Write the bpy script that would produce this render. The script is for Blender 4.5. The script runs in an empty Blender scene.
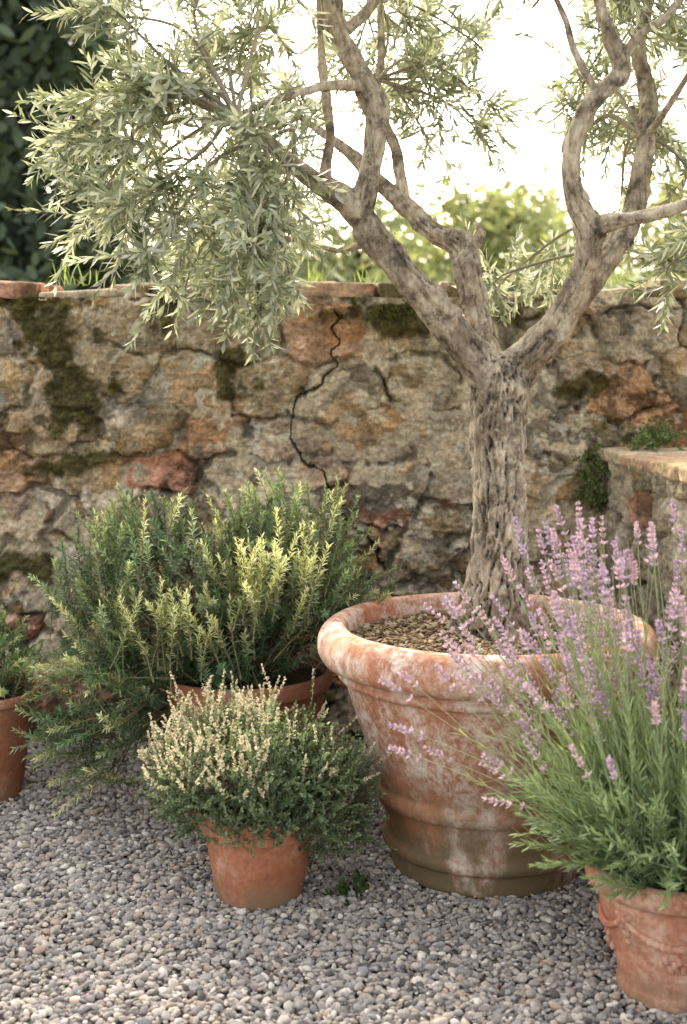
import bpy, math, numpy as np
from mathutils import Vector
RS=np.random.RandomState(7)
scene=bpy.context.scene
# ---------------------------------------------------------------- helpers
def nrm(v):
    return v/np.maximum(np.linalg.norm(v,axis=-1,keepdims=True),1e-9)
def sst(a,b,x):
    t=np.clip((x-a)/(b-a),0,1); return t*t*(3-2*t)
def _h(ix,iy,iz,seed):
    n=(ix.astype(np.int64)*374761393+iy.astype(np.int64)*668265263+iz.astype(np.int64)*1442695041+seed*974634777)&0xFFFFFFFF
    n=((n^(n>>13))*1274126177)&0xFFFFFFFF
    n=n^(n>>16)
    return n/4294967295.0
def noise3(p,seed=0):
    f=np.floor(p); u=p-f; u=u*u*(3-2*u); f=f.astype(np.int64)
    r=0
    for dx in (0,1):
        for dy in (0,1):
            for dz in (0,1):
                w=(u[...,0] if dx else 1-u[...,0])*(u[...,1] if dy else 1-u[...,1])*(u[...,2] if dz else 1-u[...,2])
                r=r+w*_h(f[...,0]+dx,f[...,1]+dy,f[...,2]+dz,seed)
    return r
def noise2(x,y,seed=0):
    fx=np.floor(x); fy=np.floor(y); ux=x-fx; uy=y-fy
    ux=ux*ux*(3-2*ux); uy=uy*uy*(3-2*uy); fx=fx.astype(np.int64); fy=fy.astype(np.int64); z=np.zeros_like(fx)
    a=_h(fx,fy,z,seed); b=_h(fx+1,fy,z,seed); c=_h(fx,fy+1,z,seed); d=_h(fx+1,fy+1,z,seed)
    return (a*(1-ux)+b*ux)*(1-uy)+(c*(1-ux)+d*ux)*uy
def fbm2(x,y,seed=0,o=4):
    r=0;a=.5;s=0
    for i in range(o):
        r=r+a*noise2(x*2**i,y*2**i,seed+i*17); s+=a; a*=.5
    return r/s
def fbm3(p,seed=0,o=3):
    r=0;a=.5;s=0
    for i in range(o):
        r=r+a*noise3(p*2**i,seed+i*17); s+=a; a*=.5
    return r/s

class Batch:
    def __init__(s): s.v=[];s.q=[];s.c=[];s.n=0
    def add(s,v,q,c):
        v=np.asarray(v,float).reshape(-1,3); s.v.append(v); s.q.append(np.asarray(q).reshape(-1,4)+s.n)
        c=np.asarray(c,float)
        if c.ndim==1: c=np.tile(c,(len(v),1))
        s.c.append(c); s.n+=len(v)
    def obj(s,name,mat,parent=None,smooth=True):
        return mkobj(name,np.vstack(s.v),np.vstack(s.q),mat,np.vstack(s.c),parent,smooth)
def mkobj(name,v,q,mat,col=None,parent=None,smooth=True):
    me=bpy.data.meshes.new(name)
    me.vertices.add(len(v)); me.vertices.foreach_set('co',np.ascontiguousarray(v,dtype=np.float32).ravel())
    q=np.asarray(q); k=q.shape[1]
    me.loops.add(q.size); me.loops.foreach_set('vertex_index',q.astype(np.int32).ravel())
    me.polygons.add(len(q)); me.polygons.foreach_set('loop_start',(np.arange(len(q))*k).astype(np.int32))
    try: me.polygons.foreach_set('loop_total',np.full(len(q),k,np.int32))
    except Exception: pass
    me.update(calc_edges=True)
    if col is not None:
        a=me.attributes.new('Col','FLOAT_COLOR','POINT')
        a.data.foreach_set('color',np.hstack([col,np.ones((len(col),1))]).astype(np.float32).ravel())
    if smooth: me.polygons.foreach_set('use_smooth',np.ones(len(q),bool))
    me.materials.append(mat); me.update()
    o=bpy.data.objects.new(name,me); scene.collection.objects.link(o)
    if parent: o.parent=parent
    return o
def empty(name,loc=(0,0,0)):
    o=bpy.data.objects.new(name,None); scene.collection.objects.link(o); o.empty_display_size=.1
    return o
def catmull(P,n):
    P=np.array(P,float); E=np.vstack([2*P[0]-P[1],P,2*P[-1]-P[-2]]); out=[]
    t=np.linspace(0,1,n,endpoint=False)[:,None]
    for i in range(len(P)-1):
        a,b,c,d=E[i:i+4]
        out.append(.5*(2*b+(c-a)*t+(2*a-5*b+4*c-d)*t*t+(-a+3*b-3*c+d)*t**3))
    out.append(P[-1:]); return np.vstack(out)
def tube(path,sides,disp=None):
    p=path[:,:3]; r=path[:,3]; T=nrm(np.gradient(p,axis=0)); N=np.zeros_like(p)
    n=np.cross(T[0],[0.3,1,0.1]); n/=np.linalg.norm(n)
    for i in range(len(p)):
        n=n-T[i]*np.dot(n,T[i]); n/=np.linalg.norm(n); N[i]=n
    Bn=np.cross(T,N); a=np.linspace(0,2*np.pi,sides,endpoint=False)
    rad=N[:,None]*np.cos(a)[None,:,None]+Bn[:,None]*np.sin(a)[None,:,None]
    R=np.repeat(r[:,None],sides,1)
    if disp is not None:
        s=np.concatenate([[0],np.cumsum(np.linalg.norm(np.diff(p,axis=0),axis=1))])
        R=disp(R,np.repeat(s[:,None],sides,1),np.repeat(a[None],len(p),0))
    V=p[:,None]+rad*R[...,None]
    return V.reshape(-1,3),ringquads(len(p),sides)
def ringquads(n,s):
    i=np.arange(n-1)[:,None]; j=np.arange(s)[None]; k=(j+1)%s
    return np.stack(np.broadcast_arrays(i*s+j,i*s+k,(i+1)*s+k,(i+1)*s+j),-1).reshape(-1,4)
def lathe(profile,seg=96,sub=4,wob=.0,c=(0,0),seed=0):
    P=catmull(profile,sub) if sub>1 else np.array(profile,float)
    a=np.linspace(0,2*np.pi,seg,endpoint=False)
    r=P[:,0][:,None]*np.ones(seg); z=P[:,1][:,None]*np.ones(seg)
    V=np.stack([r*np.cos(a),r*np.sin(a),z],-1)
    if wob: 
        f=(fbm3(V*7,seed,3)-.5)*wob+(fbm3(V*40,seed+5,2)-.5)*wob*.3
        V[...,:2]*=(1+f/np.maximum(r,.05))[...,None]
    V[...,0]+=c[0]; V[...,1]+=c[1]
    return V.reshape(-1,3),ringquads(len(P),seg)
def shoots(O,D,L,n,grav,wob,rs=RS):
    O=np.array(O,float); d=nrm(np.array(D,float)); P=[O]; Ds=[d]
    L=np.broadcast_to(np.asarray(L,float),(len(O),))[:,None]; g=np.broadcast_to(np.asarray(grav,float),(len(O),))[:,None]
    for i in range(n):
        d=nrm(d+g/n*np.array([0,0,1.])+wob*rs.randn(*d.shape)); P.append(P[-1]+d*L/n); Ds.append(d)
    return np.stack(P,1),np.stack(Ds,1)
def stemtubes(B,P,Ds,r0,r1,col,sides=4):
    S,n,_=P.shape; ref=nrm(np.cross(Ds,np.array([.37,.21,.9])))
    b=np.cross(Ds,ref); a=np.linspace(0,2*np.pi,sides,endpoint=False)
    r=np.linspace(0,1,n)[None,:,None,None]; r0=np.reshape(r0,(-1,1,1,1)); r1=np.reshape(r1,(-1,1,1,1)); r=r0*(1-r)+r1*r
    V=P[:,:,None]+(ref[:,:,None]*np.cos(a)[:,None]+b[:,:,None]*np.sin(a)[:,None])*r
    q=ringquads(n,sides); Q=q[None]+(np.arange(S)*n*sides)[:,None,None]
    B.add(V,Q,col)
def leaves(B,O,D,N,L,W,prof,curve,col):
    n=len(O); D=nrm(D); S=nrm(np.cross(D,N)); N=np.cross(S,D)
    L=np.broadcast_to(L,(n,))[:,None]; W=np.broadcast_to(W,(n,))[:,None]; cv=np.broadcast_to(curve,(n,))[:,None]
    vs=[]
    for t,w in prof:
        c=O+D*L*t+N*cv*L*t*t
        vs+= [c-S*W*w*.5,c+S*W*w*.5]
    V=np.stack(vs,1); k=len(prof)
    q=np.array([[2*j,2*j+1,2*j+3,2*j+2] for j in range(k-1)])
    Q=q[None]+(np.arange(n)*2*k)[:,None,None]
    C=np.repeat(col,2*k,axis=0)
    B.add(V,Q,C)
def onshoots(B,P,Ds,m,t0,ang,aj,L,W,prof,curve,colf,per=2,t1=1.0,taper=.5,rs=RS):
    S,n,_=P.shape
    t=t0+(t1-t0)*(np.arange(m)+.5)/m
    t=t[None,:,None]+rs.uniform(-.4,.4,(S,m,per))*(t1-t0)/m
    t=np.clip(t,0,.9999); f=t*(n-1); i=f.astype(int); u=(f-i)[...,None]
    si=np.arange(S)[:,None,None]
    pos=P[si,i]*(1-u)+P[si,i+1]*u; d=nrm(Ds[si,i]*(1-u)+Ds[si,i+1]*u)
    ref=nrm(np.cross(d,np.array([.37,.21,.9]))); b=np.cross(d,ref)
    phi=(np.arange(m)*1.7)[None,:,None]+(np.arange(per)*2*np.pi/per)[None,None]+rs.uniform(-.5,.5,(S,m,per))+rs.uniform(0,6,(S,1,1))
    rad=ref*np.cos(phi)[...,None]+b*np.sin(phi)[...,None]
    a=(ang*(1.1-.6*t)+aj*rs.randn(*t.shape))[...,None]
    ld=d*np.cos(a)+rad*np.sin(a); ln=d*np.sin(a)-rad*np.cos(a)
    ls=L*rs.uniform(.75,1.2,t.shape)*(1-taper*np.clip((t-.5)*2,0,1)); ws=W*rs.uniform(.8,1.2,t.shape)
    K=S*m*per
    col=colf(np.broadcast_to(si,t.shape).reshape(K),t.reshape(K),rs)
    leaves(B,pos.reshape(K,3),ld.reshape(K,3),ln.reshape(K,3)+.25*rs.randn(K,3),ls.reshape(K),ws.reshape(K),prof,curve+.08*rs.randn(K),col)
def inell(n,c,r,rs=RS,shell=.0):
    d=nrm(rs.randn(n,3)); k=(shell+(1-shell)*rs.uniform(0,1,(n,1))**(1/3)); return np.array(c)+d*k*np.array(r)
# ---------------------------------------------------------------- materials
def newmat(name):
    m=bpy.data.materials.new(name); m.use_nodes=True; nt=m.node_tree; nt.nodes.clear()
    out=nt.nodes.new('ShaderNodeOutputMaterial'); return m,nt,out
def N(nt,t,**k):
    n=nt.nodes.new(t)
    for a,b in k.items(): setattr(n,a,b)
    return n
def ramp(nt,src,stops,interp='LINEAR'):
    r=N(nt,'ShaderNodeValToRGB'); cr=r.color_ramp; cr.interpolation=interp
    while len(cr.elements)<len(stops): cr.elements.new(.5)
    for e,(p,c) in zip(cr.elements,stops):
        e.position=p; e.color=(c if len(c)==4 else (*c,1)) if hasattr(c,'__len__') else (c,c,c,1)
    nt.links.new(src,r.inputs[0]); return r.outputs[0]
def mix(nt,fac,a,b,mode='MIX'):
    m=N(nt,'ShaderNodeMix',data_type='RGBA',blend_type=mode)
    for s,i in ((fac,0),(a,6),(b,7)):
        if isinstance(s,bpy.types.NodeSocket): nt.links.new(s,m.inputs[i])
        elif i==0: m.inputs[0].default_value=s
        else: m.inputs[i].default_value=(*s,1)
    return m.outputs[2]
def noise(nt,vec,scale,detail=4,rough=.55):
    n=N(nt,'ShaderNodeTexNoise'); n.inputs['Scale'].default_value=scale; n.inputs['Detail'].default_value=detail; n.inputs['Roughness'].default_value=rough
    if vec is not None: nt.links.new(vec,n.inputs['Vector'])
    return n.outputs[0]
def leafmat(name,trans=.35,rough=.5,gl=.06,tint=(1.25,1.2,.7)):
    m,nt,out=newmat(name); L=nt.links
    a=N(nt,'ShaderNodeAttribute',attribute_name='Col')
    p=N(nt,'ShaderNodeBsdfDiffuse'); L.new(a.outputs['Color'],p.inputs['Color'])
    t=N(nt,'ShaderNodeBsdfTranslucent'); tc=mix(nt,1.0,a.outputs['Color'],tint,'MULTIPLY'); L.new(tc,t.inputs['Color'])
    mx=N(nt,'ShaderNodeMixShader'); mx.inputs[0].default_value=trans
    L.new(p.outputs[0],mx.inputs[1]); L.new(t.outputs[0],mx.inputs[2]); o=mx.outputs[0]
    if gl:
        g=N(nt,'ShaderNodeBsdfGlossy'); g.inputs['Roughness'].default_value=rough; m2=N(nt,'ShaderNodeMixShader'); m2.inputs[0].default_value=gl
        L.new(o,m2.inputs[1]); L.new(g.outputs[0],m2.inputs[2]); o=m2.outputs[0]
    L.new(o,out.inputs[0]); return m
def attrmat(name,rough=.9,bs=120,bstr=.5,bd=.003,var=.25,warm=1.0):
    m,nt,out=newmat(name); L=nt.links
    a=N(nt,'ShaderNodeAttribute',attribute_name='Col'); g=N(nt,'ShaderNodeNewGeometry'); v=g.outputs['Position']
    n1=noise(nt,v,bs,5,.65); n2=noise(nt,v,bs*.25,4,.6)
    c=mix(nt,1.0,a.outputs['Color'],ramp(nt,n1,[(.25,1-var*1.6),(.75,1+var)]),'MULTIPLY')
    c=mix(nt,1.0,c,ramp(nt,n2,[(.25,(1-var,1-var,1-var)),(.75,(1+var,1+var*.8,1+var*.6))]),'MULTIPLY')
    p=N(nt,'ShaderNodeBsdfDiffuse'); p.inputs['Roughness'].default_value=.6
    L.new(c,p.inputs['Color'])
    b=N(nt,'ShaderNodeBump'); b.inputs['Strength'].default_value=bstr; b.inputs['Distance'].default_value=bd
    L.new(n1,b.inputs['Height']); L.new(b.outputs[0],p.inputs['Normal']); L.new(p.outputs[0],out.inputs[0]); return m
def terracotta(name,base,lime,stain,limeamt=.5,stainh=.2,seed=0.,lo=.0):
    m,nt,out=newmat(name); L=nt.links
    tc=N(nt,'ShaderNodeTexCoord'); mp=N(nt,'ShaderNodeMapping'); mp.inputs['Location'].default_value=(seed,seed*2,seed*.5); L.new(tc.outputs['Object'],mp.inputs[0]); v=mp.outputs[0]
    mp2=N(nt,'ShaderNodeMapping'); mp2.inputs['Location'].default_value=(seed,1,0); mp2.inputs['Scale'].default_value=(1,1,.45); L.new(tc.outputs['Object'],mp2.inputs[0])
    sx=N(nt,'ShaderNodeSeparateXYZ'); L.new(tc.outputs['Object'],sx.inputs[0])
    c=mix(nt,ramp(nt,noise(nt,v,5,6,.6),[(.35,0),(.65,1)]),base,tuple(x*y for x,y in zip(base,(.72,.58,.50))))
    c=mix(nt,1.0,c,ramp(nt,noise(nt,v,60,6,.75),[(.3,.70),(.7,1.15)]),'MULTIPLY')
    lm=ramp(nt,noise(nt,mp2.outputs[0],4,10,.72),[(.56-limeamt*.12,0),(.62-limeamt*.08,1)])
    lm=mix(nt,1.0,lm,ramp(nt,noise(nt,v,30,8,.8),[(.40,.0),(.58,1)]),'MULTIPLY')
    lm=mix(nt,1.0,lm,(limeamt,)*3,'MULTIPLY')
    c=mix(nt,lm,c,lime)
    mr=N(nt,'ShaderNodeMapRange'); L.new(sx.outputs[2],mr.inputs[0]); mr.inputs[1].default_value=stainh; mr.inputs[2].default_value=0; mr.inputs[3].default_value=0; mr.inputs[4].default_value=1.5
    st=mix(nt,1.0,mr.outputs[0],ramp(nt,noise(nt,mp2.outputs[0],9,8,.7),[(.36,.12),(.56,1)]),'MULTIPLY')
    c=mix(nt,st,c,stain)
    dk=ramp(nt,noise(nt,mp2.outputs[0],13,8,.72),[(.58,0),(.68,.55)]); c=mix(nt,dk,c,tuple(x*.38 for x in base))
    p=N(nt,'ShaderNodeBsdfPrincipled'); p.inputs['Roughness'].default_value=.85; p.inputs['Specular IOR Level'].default_value=.2
    L.new(c,p.inputs['Base Color'])
    b=N(nt,'ShaderNodeBump'); b.inputs['Strength'].default_value=.7; b.inputs['Distance'].default_value=.005
    L.new(noise(nt,v,50,7,.75),b.inputs['Height']); L.new(b.outputs[0],p.inputs['Normal']); L.new(p.outputs[0],out.inputs[0]); return m

M_stone=attrmat('old_masonry',.93,70,.9,.007,.28)
M_leaf_olive=leafmat('olive_leaf',.36,.4,.09,(1.18,1.15,.80))
M_leaf=leafmat('herb_leaf',.35,.5,.05,(1.3,1.25,.7))
M_far=leafmat('distant_foliage',.35,.8,0)
M_wood=attrmat('twig_bark',.9,200,.5,.002,.25)
M_soil=attrmat('soil',.95,120,.8,.004,.3)
M_flower=leafmat('petal',.3,.6,0,(1.05,1,1))

# ---------------------------------------------------------------- masonry
PAL=np.array([[.54,.42,.27],[.60,.50,.35],[.46,.40,.31],[.54,.41,.31],[.64,.55,.41],[.48,.38,.25],[.52,.45,.34],[.58,.46,.31],[.56,.39,.27]])
BRICK=np.array([.50,.28,.20])
def masonry(U,Z,seed,u0,u1,h,bricks=True):
    rs=np.random.RandomState(seed)
    seeds=[];z=-.05
    while z<h+.15:
        rh=rs.choice([.065,.11,.15,.19,.23],p=[.12,.22,.26,.24,.16]); u=u0-.3-rs.uniform(0,.3)
        while u<u1+.3:
            w=rs.uniform(.8,2.2)*max(rh,.09); seeds.append((u+w/2,z+rh/2+rs.uniform(-.04,.04),rh,w)); u+=w
        z+=rh
    Sd=np.array(seeds); n=len(Sd)
    wu=U+(fbm2(U*6,Z*6,seed+1,3)-.5)*.09+(fbm2(U*22,Z*22,seed+51,3)-.5)*.035; wz=Z+(fbm2(U*6,Z*6,seed+2,3)-.5)*.07+(fbm2(U*22,Z*22,seed+52,3)-.5)*.035
    F1=np.empty(U.size);F2=np.empty(U.size);I=np.empty(U.size,int)
    pu=wu.ravel();pz=wz.ravel(); sx=.62
    for a in range(0,U.size,16000):
        d=((pu[a:a+16000,None]-Sd[None,:,0])*sx)**2+(pz[a:a+16000,None]-Sd[None,:,1])**2
        i=np.argpartition(d,1,axis=1)[:,:2]; dd=np.take_along_axis(d,i,1); o=np.argsort(dd,1)
        i=np.take_along_axis(i,o,1); dd=np.sqrt(np.take_along_axis(dd,o,1)); F1[a:a+16000]=dd[:,0];F2[a:a+16000]=dd[:,1];I[a:a+16000]=i[:,0]
    F1=F1.reshape(U.shape);F2=F2.reshape(U.shape);I=I.reshape(U.shape); E=F2-F1
    off=rs.uniform(-.014,.016,n); tu=rs.uniform(-.1,.1,n); tz=rs.uniform(-.12,.12,n)
    rough=fbm2(U*14,Z*14,seed+3,6)-.5; fine=fbm2(U*60,Z*60,seed+4,4)-.5; ridg=1-np.abs(2*fbm2(U*20,Z*26,seed+9,4)-1)
    sh=off[I]+tu[I]*(wu-Sd[I,0])+tz[I]*(wz-Sd[I,1])+.033*sst(0,.03,E)+.070*rough+.022*fine+.026*(ridg-.8)
    mo=.026+.065*(fbm2(U*3.2,Z*3.2,seed+5,3)-.5)+.034*(fbm2(U*18,Z*18,seed+6,4)-.5)+.020*fine
    ero=sst(.48,.60,fbm2(U*9,Z*9,seed+7,4)); mo=mo-.036*ero*sst(.04,0,E)
    H=np.maximum(sh,mo); msk=sst(-.002,.003,sh-mo)
    ci=rs.randint(0,len(PAL),n); sc=PAL[ci]*rs.uniform(.74,1.12,(n,1))
    if bricks:
        bk=((Sd[:,2]<.07)&(rs.rand(n)<.40))|(rs.rand(n)<.03); sc[bk]=BRICK*rs.uniform(.8,1.3,(bk.sum(),1))
    C=sc[I]
    v=fbm2(U*10,Z*10,seed+11,5)[...,None]; C=C*(.42+1.12*v)
    C=C*(1-.28*sst(.5,.62,fbm2(U*5,Z*7,seed+14,5))[...,None]*np.array([.2,.65,1.2]))
    mc=np.array([.58,.49,.36])*(.60+.76*fbm2(U*7,Z*7,seed+12,5)[...,None])
    pale=sst(.52,.64,fbm2(U*4,Z*4,seed+13,5))[...,None]; mc=mc*(1-pale)+np.array([.68,.60,.48])*pale
    C=mc*(1-msk[...,None])+C*msk[...,None]
    dk=sst(.51,.59,fbm2(U*16,Z*16,seed+21,5))*sst(.36,.54,fbm2(U*2.5,Z*2.5,seed+22,3)); C=C*(1-.62*dk[...,None])
    pl=sst(.59,.64,fbm2(U*30,Z*30,seed+23,4))*sst(.42,.6,fbm2(U*3,Z*3,seed+24,2)); C=C*(1-.6*pl[...,None])+np.array([.70,.67,.56])*.6*pl[...,None]
    gr=sst(.5,.6,fbm2(U*2.2,Z*3,seed+31,5))[...,None]*.25; C=C*(1-gr)+np.array([.37,.34,.28])*gr
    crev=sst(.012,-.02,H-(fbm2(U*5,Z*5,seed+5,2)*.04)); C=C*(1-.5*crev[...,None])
    return H,C
def segdist(U,Z,pts):
    D=np.full(U.shape,9.)
    for (a,b),(c,d) in zip(pts[:-1],pts[1:]):
        L=(c-a)**2+(d-b)**2; t=np.clip(((U-a)*(c-a)+(Z-b)*(d-b))/L,0,1)
        D=np.minimum(D,np.hypot(U-a-t*(c-a),Z-b-t*(d-b)))
    return D
MOSS=[(-1.01,1.42,.11,.13),(-.93,1.20,.10,.12),(-.96,.98,.13,.04),(-.38,1.31,.055,.12),(.16,1.49,.15,.06),(.87,1.25,.13,.04),(-.80,1.25,.04,.03),(.95,.93,.09,.13),(-1.15,.62,.2,.05),(.3,.25,.4,.15),(1.7,1.2,.3,.2),(-1.9,1.0,.2,.3),(-1.1,1.54,.2,.05),(-.62,1.50,.08,.05),(.62,1.50,.1,.05)]
def rbox(size,r,cuts,noi,seed,loc,rotz=0,tilt=0):
    n=cuts+1; g=np.linspace(-1,1,n+1); A,Bq=np.meshgrid(g,g,indexing='ij'); one=np.ones_like(A)
    fs=[(one,A,Bq),(-one,Bq,A),(Bq,one,A),(A,-one,Bq),(A,Bq,one),(Bq,A,-one)]
    V=[];Q=[];o=0
    i,j=np.meshgrid(np.arange(n),np.arange(n),indexing='ij'); q=np.stack([i*(n+1)+j,(i+1)*(n+1)+j,(i+1)*(n+1)+j+1,i*(n+1)+j+1],-1).reshape(-1,4)
    for f in fs:
        V.append(np.stack(f,-1).reshape(-1,3)); Q.append(q+o); o+=(n+1)**2
    V=np.vstack(V)*np.array(size)/2; s=np.array(size)/2; inn=np.clip(V,-(s-r),s-r); d=V-inn
    V=inn+nrm(d)*r*(np.linalg.norm(d,axis=1,keepdims=True)>1e-6)
    V=V+nrm(V+1e-9)*((fbm3(V*12+seed*3.1,seed,4)-.5)*noi)[:,None]
    c,sn=math.cos(rotz),math.sin(rotz); V=V@np.array([[c,sn,0],[-sn,c,0],[0,0,1]])
    V[:,2]+=V[:,0]*tilt
    return V+np.array(loc),np.vstack(Q)
wall=empty('stone_wall')
xs=np.concatenate([np.arange(-4,-1.5,.014),np.arange(-1.5,1.5,.003),np.arange(1.5,4,.014)]); WH=1.555
zs=np.arange(-.03,WH+.001,.003); U,Z=np.meshgrid(xs,zs,indexing='ij')
H,C=masonry(U,Z,11,-4,4,WH)
jit=(fbm2(U*25,Z*25,77,4)-.5)
cr=[(-.02,1.50),(-.02,1.40),(-.035,1.316),(-.09,1.25),(-.15,1.20),(-.185,1.087),(-.153,.985),(-.075,.947),(-.035,.84),(.03,.76),(.085,.72),(.13,.60)]
wv=.003+.007*fbm2(U*9,Z*9,78,3)
cd=segdist(U+jit*.07,Z+jit[::-1]*.05,cr); ck=sst(1,.35,cd/wv); H=H-.03*ck; C=C*(1-.65*ck[...,None])
mm=np.zeros_like(U)
for a,b,ra,rb in MOSS:
    mm=np.maximum(mm,sst(1.25,.55,np.hypot((U-a)/ra,(Z-b)/rb)+(fbm2(U*14,Z*14,31,6)-.5)*3.2))
mm=np.maximum(mm,.55*sst(.22,.0,Z+(fbm2(U*6,Z*6,33,4)-.5)*.35))
mcol=np.array([.070,.062,.022])*(.45+1.3*fbm2(U*45,Z*45,41,3)[...,None])
C=C*(1-.92*mm[...,None])+mcol*.92*mm[...,None]; H=H+mm*(.014+.024*(fbm2(U*50,Z*50,43,3)-.4))
V=np.stack([U,5.0-H,Z],-1).reshape(-1,3); nx,nz=U.shape
i,j=np.meshgrid(np.arange(nx-1),np.arange(nz-1),indexing='ij'); Q=np.stack([i*nz+j,(i+1)*nz+j,(i+1)*nz+j+1,i*nz+j+1],-1).reshape(-1,4)
mkobj('wall_face',V,Q,M_stone,C.reshape(-1,3),wall)
B=Batch(); v,q=rbox((8,.38,1.58),.01,2,0,1,(0,5.225,.75)); B.add(v,q,[.42,.34,.24]); B.obj('wall_core',M_stone,wall)
B=Batch(); x=-4; rs=np.random.RandomState(5); k=0
while x<4:
    w=rs.uniform(.09,.30); th=rs.uniform(.025,.075); c=PAL[rs.randint(len(PAL))]*rs.uniform(.8,1.1) if not -1.3<x<-1.12 else BRICK
    v,q=rbox((w+.006,.44+rs.uniform(-.06,.05),th),.013,18,.075,k,(x+w/2,5.19+rs.uniform(-.02,.02),1.545+th/2),rs.uniform(-.06,.06),rs.uniform(-.08,.08))
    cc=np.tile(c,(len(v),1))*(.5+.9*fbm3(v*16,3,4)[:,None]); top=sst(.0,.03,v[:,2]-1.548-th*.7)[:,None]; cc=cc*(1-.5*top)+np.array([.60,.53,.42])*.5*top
    ms=sst(.5,.6,fbm3(v*9,9,4))[:,None]; cc=cc*(1-.75*ms)+np.array([.10,.085,.035])*.75*ms
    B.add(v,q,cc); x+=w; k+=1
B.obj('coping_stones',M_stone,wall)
low=empty('low_stone_wall'); P0=np.array([.93,5.0]); P1=np.array([1.36,2.4]); LL=np.linalg.norm(P1-P0); du=(P1-P0)/LL; nn=np.array([-abs(du[1]),-du[0]]); nn=nn/np.linalg.norm(nn); LH=.985
us=np.arange(0,LL,.005); zs=np.arange(-.03,LH+.02,.005); U,Z=np.meshgrid(us,zs,indexing='ij'); H,C=masonry(U,Z,23,0,LL,LH)
gm=sst(.5,.62,fbm2(U*7,Z*5,91,4))*sst(.9,0.,U); C=C*(1-.75*gm[...,None])+np.array([.07,.08,.03])*.75*gm[...,None]
XY=P0+U[...,None]*du+nn*H[...,None]; V=np.concatenate([XY,Z[...,None]],-1).reshape(-1,3); nx,nz=U.shape
i,j=np.meshgrid(np.arange(nx-1),np.arange(nz-1),indexing='ij'); Q=np.stack([i*nz+j,i*nz+j+1,(i+1)*nz+j+1,(i+1)*nz+j],-1).reshape(-1,4)
mkobj('wall_face',V,Q,M_stone,C.reshape(-1,3)*.85,low)
ang=math.atan2(du[1],du[0]); mid=(P0+P1)/2-nn*.2
B=Batch(); v,q=rbox((LL,.385,LH),.01,2,0,1,(mid[0],mid[1],LH/2),ang); B.add(v,q,[.42,.34,.24]); B.obj('wall_core',M_stone,low)
B=Batch(); s=.0;k=50
while s<LL:
    w=rs.uniform(.12,.28); th=rs.uniform(.04,.06); c=(PAL[rs.randint(len(PAL))] if rs.rand()>.2 else np.array([.55,.41,.33]))*rs.uniform(.95,1.15); p=P0+du*(s+w/2)-nn*.17
    v,q=rbox((w-.002,.44,th),.012,14,.04,k,(p[0],p[1],LH+th/2),ang+rs.uniform(-.03,.03)); B.add(v,q,np.tile(c,(len(v),1))*(.6+.75*fbm3(v*14,3,4)[:,None])); s+=w;k+=1
B.obj('coping_stones',M_stone,low)

# ---------------------------------------------------------------- ground + gravel
v=np.array([[-400,-400,-.02],[400,-400,-.02],[400,400,-.02],[-400,400,-.02]],float)
m,nt,out=newmat('field_grass'); g=N(nt,'ShaderNodeNewGeometry'); p=N(nt,'ShaderNodeBsdfDiffuse')
nt.links.new(mix(nt,noise(nt,g.outputs['Position'],.4,6),(.08,.10,.035),(.16,.15,.06)),p.inputs['Color']); nt.links.new(p.outputs[0],out.inputs[0])
mkobj('ground',v,np.array([[0,1,2,3]]),m,None,None,False)
m,nt,out=newmat('grit'); g=N(nt,'ShaderNodeNewGeometry'); p=N(nt,'ShaderNodeBsdfDiffuse')
vo=N(nt,'ShaderNodeTexVoronoi'); vo.inputs['Scale'].default_value=110; nt.links.new(g.outputs['Position'],vo.inputs['Vector'])
c=mix(nt,.75,(.18,.16,.14),vo.outputs['Color'],'MULTIPLY'); nt.links.new(c,p.inputs['Color'])
b=N(nt,'ShaderNodeBump'); b.invert=True; b.inputs['Distance'].default_value=.008; nt.links.new(vo.outputs['Distance'],b.inputs['Height']); nt.links.new(b.outputs[0],p.inputs['Normal']); nt.links.new(p.outputs[0],out.inputs[0])
gx=np.linspace(-6,6,121); gy=np.linspace(-6,5.02,111); U,Z=np.meshgrid(gx,gy,indexing='ij'); V=np.stack([U,Z,(fbm2(U*3,Z*3,3,2)-.5)*.012-.003],-1).reshape(-1,3); nx,nz=U.shape
i,j=np.meshgrid(np.arange(nx-1),np.arange(nz-1),indexing='ij'); Q=np.stack([i*nz+j,(i+1)*nz+j,(i+1)*nz+j+1,i*nz+j+1],-1).reshape(-1,4)
mkobj('gravel_bed',V,Q,m)
m,nt,out=newmat('pebble'); oi=N(nt,'ShaderNodeObjectInfo'); tc=N(nt,'ShaderNodeTexCoord')
c=ramp(nt,oi.outputs['Random'],[(0,(.34,.305,.28)),(.14,(.43,.38,.335)),(.28,(.25,.23,.22)),(.42,(.48,.43,.37)),(.55,(.37,.335,.31)),(.68,(.62,.575,.52)),(.76,(.41,.32,.26)),(.82,(.31,.295,.29)),(.93,(.13,.12,.115))],'CONSTANT')
c=mix(nt,1.0,c,ramp(nt,noise(nt,tc.outputs['Object'],2.2,3,.65),[(.25,.7),(.75,1.25)]),'MULTIPLY')
p=N(nt,'ShaderNodeBsdfDiffuse'); p.inputs['Roughness'].default_value=.5
nt.links.new(c,p.inputs['Color']); nt.links.new(p.outputs[0],out.inputs[0]); M_peb=m
import bmesh
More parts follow.
